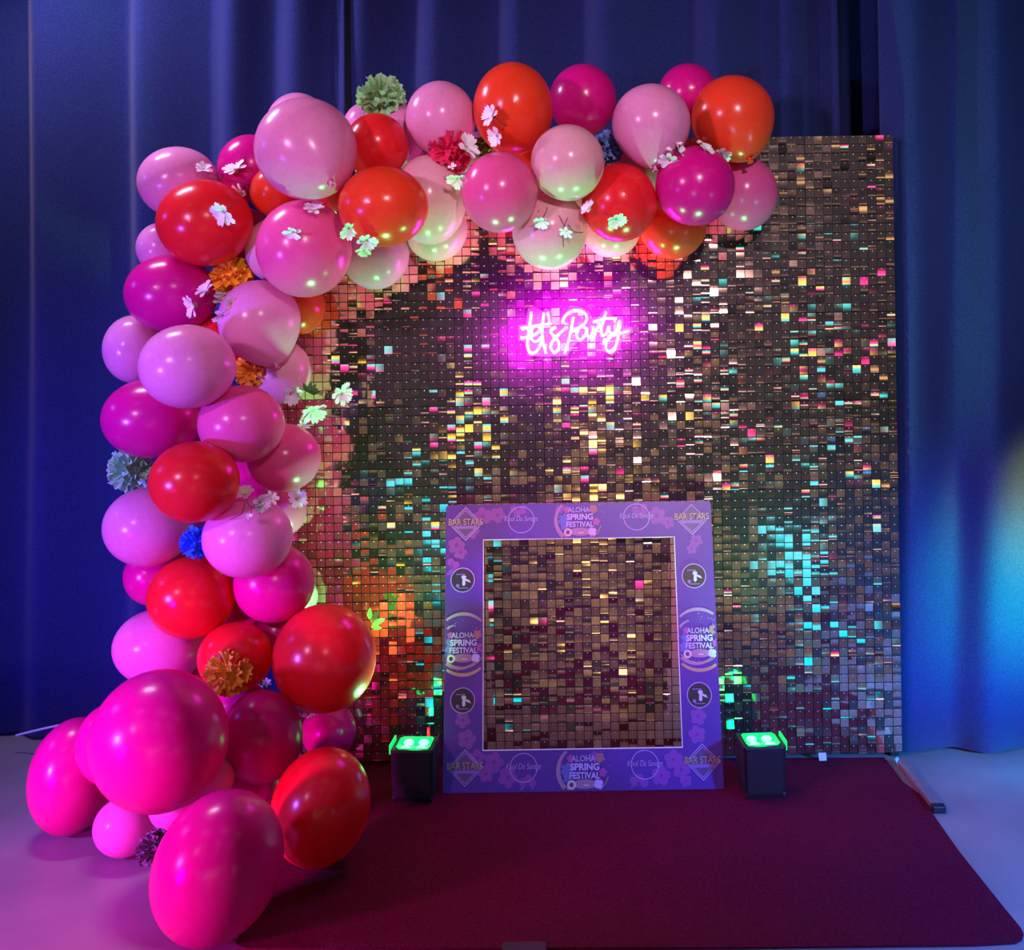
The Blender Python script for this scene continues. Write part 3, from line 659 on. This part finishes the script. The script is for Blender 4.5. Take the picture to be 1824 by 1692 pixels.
# x, y, rx, ry, tilt(deg), colour, layer (0 = back), label, options
P, PA, R_, MG, RD, CO = 'latex_pastel', 'latex_pale', 'latex_rose', 'latex_magenta', 'latex_red', 'latex_coral'
B = [
 (318, 325, 71, 63, 0, P, 1, 'lilac-pink balloon at the outer upper left corner of the garland', {}),
 (447, 300, 58, 60, 0, MG, 1, 'hot pink balloon tucked behind the large pastel one at upper left', {}),
 (545, 265, 89, 94, -20, P, 3, 'largest pastel pink balloon of the top left corner, neck facing out', {'neck': (0.50, -0.55, -0.62)}),
 (531, 224, 56, 58, 0, P, 1, 'pastel balloon peeping over the large one at the top left corner', {}),
 (365, 397, 84, 77, 0, RD, 3, 'big red balloon at upper left with a white flower on its right side', {}),
 (492, 342, 46, 46, 0, CO, 1, 'orange-red balloon wedged below the large pastel one at top left', {}),
 (671, 260, 56, 58, 0, RD, 1, 'red balloon directly under the green pompom', {}),
 (683, 368, 80, 72, 0, CO, 3, 'orange-red balloon beside the rose pink one at the inner top left corner', {}),
 (542, 443, 84, 87, 0, R_, 3, 'big rose pink balloon at the inner bend with two white flowers', {}),
 (484, 446, 46, 56, 0, PA, 1, 'pale peach-pink balloon half hidden left of the big rose pink one', {}),
 (668, 452, 61, 64, 0, P, 2, 'pink balloon with green lit underside at the inner bend', {}),
 (290, 442, 46, 46, 0, P, 1, 'lilac-pink balloon half hidden behind the big red one at far left', {}),
 (305, 523, 81, 69, 0, MG, 2, 'hot pink balloon left of the upper orange pompom', {}),
 (462, 571, 76, 71, 0, P, 3, 'pastel balloon with a mint glow at its foot, right of white flowers', {'neck': (0.35, -0.2, -0.85)}),
 (534, 547, 45, 49, 0, CO, 1, 'small orange balloon at the inner edge against the sequins', {}),
 (240, 622, 54, 61, 0, P, 1, 'lilac balloon at the far left edge beside the big lilac-pink one', {}),
 (334, 653, 84, 75, 0, P, 3, 'big lilac-pink balloon left of the lower small orange pompom', {}),
 (500, 662, 54, 57, 0, PA, 1, 'dusty pink balloon behind the silk flower sprig at the inner edge', {}),
 (270, 745, 86, 71, 0, MG, 2, 'dark hot pink balloon above the sage pompom on the left edge', {}),
 (430, 755, 76, 69, 0, R_, 3, 'round hot pink balloon below the lower small orange pompom', {}),
 (505, 815, 66, 61, 0, R_, 2, 'rose pink balloon at the inner edge with a pale lit right rim', {}),
 (346, 858, 79, 72, 0, RD, 3, 'red balloon right of the sage pompom on the left column', {}),
 (264, 938, 78, 70, 0, P, 2, 'violet-pink balloon below the sage pompom on the left edge', {}),
 (441, 957, 79, 72, 0, P, 3, 'lilac-pink balloon topped with small flowers right of the blue pompom', {}),
 (506, 908, 40, 46, 0, R_, 0, 'rose balloon half hidden behind the white flower near the sequins', {}),
 (275, 1026, 53, 52, 0, MG, 1, 'purple-pink balloon half hidden left of the lower red one', {}),
 (341, 1064, 77, 72, 0, RD, 3, 'red balloon directly under the blue pompom', {}),
 (488, 1038, 71, 70, 0, MG, 2, 'magenta balloon right of the red one under the blue pompom', {}),
 (536, 1062, 30, 34, 0, PA, 0, 'sliver of a pale balloon at the inner edge above the big red one', {}),
 (284, 1152, 81, 67, 0, P, 2, 'violet balloon on the left above the huge magenta one', {}),
 (419, 1171, 66, 62, 0, MG, 2, 'deep rose balloon carrying the lowest orange pompom', {'c2': 'latex_red'}),
 (578, 1172, 91, 95, 0, RD, 3, 'huge red balloon at the inner edge with a lime lit rim', {}),
 (284, 1319, 119, 123, 0, MG, 3, 'huge magenta balloon in the lower left cluster, lit brightest', {'d': 3.10}),
 (466, 1312, 72, 81, 0, MG, 1, 'crimson-pink balloon right of the huge magenta one', {'d': 3.42}),
 (586, 1302, 48, 50, 0, MG, 0, 'small dusky plum balloon near the left uplight', {'d': 3.83}),
 (571, 1437, 87, 103, -18, RD, 3, 'red balloon resting on the carpet at the foot of the garland', {'floor': 1}),
 (130, 1382, 73, 101, -8, MG, 1, 'dark magenta balloon on the floor at the far lower left', {'floor': 1}),
 (202, 1325, 64, 72, 0, MG, 1, 'purple balloon just behind the huge magenta one at its left', {'d': 3.42}),
 (221, 1473, 53, 51, 0, P, 2, 'small lilac balloon on the floor left of the lowest magenta one', {'floor': 1}),
 (312, 1436, 46, 44, 0, P, 1, 'small lilac balloon half hidden under the huge magenta one', {'d': 3.20}),
 (382, 1386, 34, 36, 0, P, 1, 'tiny lilac-pink balloon tucked right under the huge magenta one', {'d': 3.22}),
 (388, 1544, 110, 135, -22, MG, 4, 'huge magenta balloon lowest and nearest on the floor', {'floor': 1}),
 (450, 1410, 56, 58, 0, MG, 0, 'shaded maroon-pink balloon behind the lowest huge magenta one', {'d': 3.40}),
 (785, 211, 62, 66, 0, P, 2, 'pastel pink balloon on the top between green pompom and big red balloon', {}),
 (914, 194, 71, 82, 0, CO, 3, 'big orange-red balloon at the top of the arch with two white flowers', {}),
 (1038, 178, 60, 63, 0, MG, 2, 'hot pink balloon on top right of the big orange-red one', {}),
 (1160, 220, 65, 77, 0, P, 3, 'pastel pink balloon on top right with its neck pointing down', {'neck': (0.05, -0.25, -0.95)}),
 (1225, 168, 53, 54, 0, MG, 1, 'dusky magenta balloon behind the others at the top right', {}),
 (1305, 209, 74, 76, 0, CO, 3, 'orange-red balloon with yellow lit side at the top right end', {'neck': (0.25, -0.35, -0.85)}),
 (1011, 290, 66, 68, 0, PA, 4, 'pale pink balloon in front left of the slate blue pompom', {}),
 (890, 343, 68, 72, 0, R_, 3, 'rose pink balloon below the crimson pompom on the arch', {}),
 (765, 356, 65, 80, 0, PA, 1, 'pale cream lit balloon right of the orange-red one on the arch', {}),
 (776, 406, 57, 60, 0, PA, 0, 'pale balloon glowing green at the lower edge of the arch', {}),
 (1103, 361, 67, 70, 0, RD, 3, 'bright red balloon with a white flower under the slate blue pompom', {}),
 (1238, 331, 71, 71, 0, MG, 4, 'hot pink balloon in front at the right end of the arch', {}),
 (1324, 345, 61, 66, 0, R_, 2, 'rose balloon with a pale underside, the rightmost of the arch', {}),
 (1198, 402, 60, 60, 0, CO, 1, 'orange balloon at the lower edge beneath the hot pink right one', {}),
 (979, 411, 67, 70, 0, PA, 2, 'pale pink balloon hanging lowest at the middle of the arch', {}),
 (1088, 405, 54, 54, 0, PA, 1, 'pale balloon half hidden below the bright red one', {}),
 (655, 228, 44, 46, 0, P, 0, 'pink balloon half hidden behind the red one left of the green pompom', {}),
 (712, 242, 44, 58, 0, P, 0, 'dusty pink balloon half hidden right below the green pompom', {}),
 (1144, 305, 50, 48, 0, P, 1, 'pink balloon in the gap right of the slate blue pompom', {}),
 (1000, 352, 56, 50, 0, P, 1, 'pink balloon in the gap behind the thin flower twigs', {}),
 (440, 420, 40, 50, 0, R_, 0, 'rose balloon deep in the gap behind the big red one at upper left', {}),
 (590, 350, 60, 50, 0, RD, 1, 'red balloon deep in the gap under the large pastel one', {}),
 (400, 615, 60, 60, 0, RD, 0, 'red balloon deep in the gap behind the lower small orange pompom', {}),
 (360, 730, 60, 60, 0, MG, 0, 'magenta balloon deep in the gap between two lilac and pink ones', {}),
 (440, 855, 60, 55, 0, MG, 0, 'magenta balloon deep in the gap above the small flowers', {}),
 (340, 960, 55, 50, 0, P, 0, 'lilac balloon deep in the gap behind the blue pompom', {}),
 (430, 1085, 65, 60, 0, MG, 0, 'maroon-pink balloon deep in the gap above the lowest orange pompom', {}),
 (505, 1130, 55, 60, 0, MG, 0, 'deep rose balloon in the dark gap left of the huge red one', {}),
 (330, 1220, 60, 55, 0, MG, 0, 'dark pink balloon in the gap behind the top of the huge magenta one', {}),
 (418, 1262, 60, 52, 0, MG, 0, 'dark pink balloon in the gap right below the lowest orange pompom', {'d': 3.55}),
 (850, 285, 48, 50, 0, P, 0, 'pink balloon in the gap behind the crimson pompom', {}),
 (945, 300, 48, 48, 0, CO, 0, 'red balloon in the gap below the big orange-red one', {}),
 (1180, 320, 45, 45, 0, R_, 0, 'rose balloon deep in the gap left of the front hot pink one', {}),
]
placed = []
order = sorted(range(len(B)), key=lambda i: (B[i][6], i))
res = {}
for i in order:
    x, y, rx, ry, an, c, lay, lab, op = B[i]
    if op.get('floor'):
        d = 3.1
        for _ in range(30):
            r = ry*d/F; k = F/d
            z = r*0.985 + 0.006
            pz = unproj(x, y, 1.0).z - CH       # z offset per metre of depth
            d = (z - CH)/pz
    elif 'd' in op: d = op['d']
    else:
        rpx = (rx + ry)/2
        d = CD - 0.03 - rpx*3.7/F
        if y > 1000: d -= 0.05
        for _ in range(4):
            p = unproj(x, y, d); r = rpx*d/F
            dd = CD - 0.03 - r
            for (q, rq, lq) in placed:
                if lq > lay: continue
                s = math.hypot(p.x - q.x, p.z - q.z); R2 = 0.86*(r + rq)
                if s < R2:
                    sep = math.sqrt(R2*R2 - s*s)
                    if lq == lay: sep *= 0.35
                    dd = min(dd, q.y + CD - min(sep, 0.17))
            d = dd
    p = unproj(x, y, d); r = (rx + ry)/2*d/F
    placed.append((p, r, lay)); res[i] = (p, d)
# let neighbours press against each other, not run through each other
def rad(i): return (B[i][2] + B[i][3])/2*res[i][1]/F
fixed = {i for i in res if B[i][8].get('floor')}
for it in range(400):
    worst = 0
    for ai in range(len(B)):
        for bi in range(ai):
            pa, pb = res[ai][0], res[bi][0]; need = 0.955*(rad(ai) + rad(bi)); v = pa - pb
            if v.length >= need: continue
            worst = max(worst, need - v.length)
            lat = math.hypot(v.x, v.z); goal = math.sqrt(max(0.0, need*need - lat*lat)); gap = goal - abs(v.y)
            f, k = (ai, bi) if ((B[ai][6], -pa.y) > (B[bi][6], -pb.y)) else (bi, ai)
            if B[ai][6] == B[bi][6]: f, k = (ai, bi) if pa.y < pb.y else (bi, ai)
            if res[f][0].y > res[k][0].y: gap = goal + (res[f][0].y - res[k][0].y)
            st = min(0.02, gap*0.5)
            for idx, sg in ((f, -1.0), (k, 0.5)):
                if idx in fixed: continue
                d = res[idx][1] + sg*st
                r = rad(idx); back = CD - 0.015 - r if res[idx][0].x > WL - r else CD + 0.20 - r
                if B[idx][1] < 700 and B[idx][0] > 480: back = CD - 0.015 - r
                d = min(max(d, 3.02), back); res[idx] = (unproj(B[idx][0], B[idx][1], d), d)
    if worst < 0.004: break
HITS = []
random.seed(21)
for i, (x, y, rx, ry, an, c, lay, lab, op) in enumerate(B):
    p, d = res[i]; k = d/F
    o = bpy.data.objects.new('balloon', BM); COL.objects.link(o); o.location = p
    kn = bpy.data.objects.new('knot', KM); COL.objects.link(kn); kn.parent = o
    a, b = rx*k, ry*k; m_ = (a + b)/2
    if 'neck' in op:
        dirv = Vector(op['neck']).normalized()
        q = Vector((0, 1, 0)).rotation_difference(dirv)
        o.rotation_mode = 'QUATERNION'; o.rotation_quaternion = q
        o.scale = (m_*0.985, m_*0.985, m_*0.985)
    else:
        o.rotation_euler = (random.uniform(-0.15, 0.15), math.radians(-an), random.uniform(-0.15, 0.15))
        o.scale = (a, m_*1.02, b)
    for q in (o, kn):
        q.material_slots[0].link = 'OBJECT'; q.material_slots[0].material = M[op.get('c2', c)]
    tag(o, lab, 'balloon', 'balloons of the garland')
    HITS.append((p, m_, x, y, rx, ry))
def surface(x, y, default=3.80):
    """distance of the nearest balloon skin at this pixel"""
    best = default
    for p, r, bx, by, rx, ry in HITS:
        e = ((x-bx)/rx)**2 + ((y-by)/ry)**2
        if e < 1: best = min(best, p.y + CD - r*math.sqrt(1 - e))
    return best

# ------------------------------------------------------------------ tissue pompoms
def ruffle_mesh():
    vs = [(0, 0, 0.15)]; fs = []; n = 13
    for rr, zz in ((0.45, 0.55), (0.95, 1.0)):
        for i in range(n):
            a = (i/(n-1) - 0.5)*1.7
            w = 0.10*math.sin(i*1.25)*rr
            k = zz*(1 if rr < 0.9 else (1.0 + 0.05*math.sin(i*2.2)))
            vs.append((math.sin(a)*rr*0.62, w, 0.15 + k*math.cos(a*0.55)*0.85))
    for i in range(n-1): fs.append((0, 1+i, 2+i))
    for i in range(n-1): fs.append((1+i, 1+n+i, 2+n+i, 2+i))
    return mesh('ruffle', vs, fs, True)
def pompom(x, y, rpx, key, lab, front=0.6, rx=1.0, n=46, dd=3.72):
    d = surface(x, y, dd); r = rpx*d/F
    d -= r*front*0.6
    p = unproj(x, y, d)
    t = empty('tissue_pompom', p, lab, 'pompom', 'tissue pompoms in the garland')
    me = ruffle_mesh(); me.materials.append(M[key])
    bm = bmesh.new(); bmesh.ops.create_icosphere(bm, subdivisions=2, radius=r*0.5)
    link('core', bm_mesh('core', bm, True), M[key], t)
    g = PI*(3 - math.sqrt(5))
    for i in range(n):
        zz = 1 - 2*(i + 0.5)/n
        if zz < -0.55: continue
        q = math.sqrt(max(0, 1 - zz*zz)); v = Vector((q*math.cos(g*i), -zz, q*math.sin(g*i)))
        o = link('ruffle', me, None, t)
        qt = v.to_track_quat('Z', 'Y') @ Quaternion((0, 0, 1), random.uniform(0, 6.28))
        o.rotation_mode = 'QUATERNION'; o.rotation_quaternion = qt
        s = r*random.uniform(0.86, 1.06); o.scale = (s*rx, s, s)
    return t
random.seed(9)
pompom(680, 175, 43, 'pom_green', 'green ruffled tissue pompom standing on top of the arch')
pompom(233, 836, 42, 'pom_sage', 'sage green tissue pompom at the left edge of the column')
pompom(803, 270, 40, 'pom_crimson', 'crimson tissue pompom below the pastel balloon on the arch', 0.3)
pompom(1082, 262, 30, 'pom_slate', 'slate blue tissue pompom beside the pale front balloon on the arch', 0.1, dd=3.62)
pompom(412, 492, 39, 'pom_orange', 'orange tissue pompom right of the hot pink balloon on the column', 0.2)
pompom(448, 662, 32, 'pom_orange', 'small orange tissue pompom right of the big lilac-pink balloon', 0.2)
pompom(407, 1200, 42, 'pom_amber', 'amber orange tissue pompom on the deep rose balloon low down', 0.4, 0.8)
pompom(350, 966, 30, 'pom_blue', 'bright blue tissue pompom between violet and lilac balloons', 0.6, dd=3.5)
pompom(858, 264, 22, 'pom_olive', 'small olive brown tissue pompom beside the crimson one', 0.0)
pompom(276, 1512, 34, 'pom_grey', 'grey tissue pompom near the floor behind the lowest magenta balloon', 0.0, dd=3.06)

# ------------------------------------------------------------------ silk flower sprigs
def petal_mesh():
    pr = [(0.0, 0.08, 0.0), (0.30, 0.17, 0.16), (0.62, 0.25, 0.26), (0.88, 0.23, 0.26), (1.04, 0.11, 0.22)]
    vs = []; fs = []
    for l, w, z in pr: vs += [(-w, l, z + 0.05), (0, l*(0.88 if l > 1.0 else 1), z), (w, l, z + 0.05)]
    for k in range(len(pr)-1):
        a = 3*k; fs += [(a, a+1, a+4, a+3), (a+1, a+2, a+5, a+4)]
    return mesh('petal', vs, fs, True)
PM = petal_mesh(); PM.materials.append(M['petal_white'])
bm = bmesh.new(); bmesh.ops.create_uvsphere(bm, u_segments=8, v_segments=6, radius=0.24)
for v in bm.verts: v.co.z *= 0.7
HM = bm_mesh('blossom', bm, True); HM.materials.append(M['petal_heart'])
def leafm():
    vs = [(0, 0, 0), (-0.22, 0.4, 0.05), (0, 0.45, 0.0), (0.22, 0.4, 0.05), (-0.14, 0.75, 0.0), (0, 0.78, -0.04), (0.14, 0.75, 0.0), (0, 1, -0.08)]
    return mesh('leaf', vs, [(0, 2, 1), (0, 3, 2), (1, 2, 5, 4), (2, 3, 6, 5), (4, 5, 7), (5, 6, 7)], True)
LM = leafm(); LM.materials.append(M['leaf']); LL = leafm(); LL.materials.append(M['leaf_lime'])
def sprig(root, flowers, lab, leaves=(), twigs=(), lime=False):
    rd = surface(*root) - 0.006
    rp = unproj(root[0], root[1], rd)
    t = empty('flower_sprig', rp, lab, 'flowers', 'silk flower sprigs in the garland')
    for (x, y, rpx, face) in flowers:
        d = min(surface(x, y), rd + 0.06) - 0.022; p = unproj(x, y, d) - rp
        nrm = Vector((0.75*math.cos(face), -0.62, 0.75*math.sin(face))).normalized()
        h_ = link('blossom', HM, None, t); h_.location = p; s = rpx*d/F*1.18
        h_.rotation_mode = 'QUATERNION'; h_.rotation_quaternion = nrm.to_track_quat('Z', 'Y') @ Quaternion((0, 0, 1), random.uniform(0, 6.28)); h_.scale = (s, s, s)
        np = 9 if rpx > 12 else 6
        for k in range(np):
            q = link('petal', PM, None, h_)
            q.rotation_euler = (random.uniform(0.0, 0.42), 0, 2*PI*k/np + random.uniform(-0.12, 0.12)); f_ = random.uniform(0.9, 1.1); q.scale = (f_, f_, f_)
        mid = p*0.5 + Vector((0.004, -0.012, -0.006))
        link('stem', tube_mesh('stem', spline([(0, 0, 0), mid, p - nrm*s*0.15], 5), 0.0011, 5), M['stem'], t)
    for pts in twigs:
        q = [unproj(x, y, surface(x, y) - 0.010) - rp for x, y in pts]
        link('twig', tube_mesh('twig', spline(q, 5), 0.0012, 5), M['stem'], t)
    for (x, y, rpx, a) in leaves:
        d = min(surface(x, y), rd + 0.04) - 0.015; o = link('leaf', LL if lime else LM, None, t); o.location = unproj(x, y, d) - rp
        s = rpx*d/F; o.scale = (s, s, s); o.rotation_euler = (PI/2 + random.uniform(-.5, .5), -a + PI/2, 0)
    return t
random.seed(4)
D_ = math.radians
sprig((446, 330), [(362, 303, 13, D_(60)), (420, 305, 20, D_(100)), (433, 343, 17, D_(200)), (400, 376, 22, D_(240))], 'white silk flower sprig spreading over the big red balloon at upper left')
sprig((585, 356), [(560, 376, 17, D_(90)), (523, 411, 16, D_(-100)), (620, 405, 18, D_(-60)), (653, 427, 17, D_(-60)), (648, 444, 13, D_(-90))], 'white silk flower sprig hanging under the large pastel balloon')
sprig((405, 525), [(368, 519, 17, D_(120)), (348, 543, 20, D_(200)), (394, 536, 15, D_(60)), (398, 560, 17, D_(-80)), (410, 541, 13, D_(0))], 'white silk flower cluster below the upper orange pompom')
sprig((902, 225), [(879, 207, 18, D_(160))], 'single white silk flower on the big orange-red balloon, the upper one')
sprig((895, 262), [(887, 242, 17, D_(200))], 'single pinkish white silk flower on the big orange-red balloon, the lower one')
sprig((850, 290), [(829, 263, 22, D_(30)), (816, 316, 18, D_(-110)), (806, 300, 9, D_(90))], 'white and mint lit silk flower sprig on the crimson pompom')
sprig((978, 352), [(964, 393, 13, D_(-90)), (1009, 411, 12, D_(-120))], 'small white silk flower twigs hanging below the pale front balloon', twigs=[(( 1022, 360), (1008, 395), (1003, 415), (1004, 440)), ((975, 355), (958, 378)), ((1012, 400), (1022, 412), (1038, 414))])
sprig((1037, 360), [(1050, 372, 14, D_(150)), (1097, 388, 17, D_(-80))], 'pair of white silk flowers on the bright red balloon')
sprig((1205, 262), [(1193, 284, 17, D_(-100)), (1208, 272, 14, D_(30)), (1191, 268, 6, D_(90)), (1210, 258, 6, D_(90))], 'mint white silk flower sprig left of the top right hot pink balloon')
sprig((1262, 258), [(1257, 268, 13, D_(60)), (1284, 272, 18, D_(-80)), (1246, 256, 6, D_(90))], 'white silk flower sprig under the orange-red balloon at the right end')
sprig((520, 690), [(516, 701, 18, D_(-30)), (557, 728, 21, D_(-60)), (607, 700, 19, D_(-20))], 'mint lit silk flower sprig sticking out over the sequins on the column',
      leaves=[(550, 700, 22, a) for a in (0.9, 0.4, 1.4, 0.1, 2.0)])
sprig((528, 752), [(537, 761, 11, D_(20))], 'tiny white silk flower on top of the inner rose pink balloon')
sprig((448, 905), [(436, 882, 15, D_(90)), (462, 894, 17, D_(-30)), (482, 888, 12, D_(30)), (444, 921, 6, D_(90))], 'lilac lit silk flower sprig on top of the lilac-pink balloon', twigs=[((436, 895), (430, 915), (410, 925))])
sprig((516, 896), [(527, 890, 18, D_(40))], 'single white silk flower beside the sequins right of the lilac-pink balloon')
sprig((483, 1225), [(474, 1217, 9, D_(60)), (468, 1223, 7, D_(200))], 'tiny pinkish silk flower next to the amber orange pompom')
sprig((545, 1262), [(552, 1271, 8, D_(-40))], 'tiny pale silk flower under the huge red balloon')
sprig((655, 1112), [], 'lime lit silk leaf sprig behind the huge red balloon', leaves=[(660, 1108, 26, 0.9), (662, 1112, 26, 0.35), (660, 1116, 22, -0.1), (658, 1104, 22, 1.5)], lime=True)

# ------------------------------------------------------------------ cable at the lower left
pts = [unproj(28, 1310, 4.12), unproj(60, 1302, 4.10), unproj(95, 1294, 4.06), unproj(140, 1286, 3.98), unproj(190, 1290, 3.9)]
tag(link('cable', tube_mesh('cable', spline(pts, 6), 0.004, 8), M['cable']), 'thin white cable hanging in front of the curtain at lower left', 'cable')
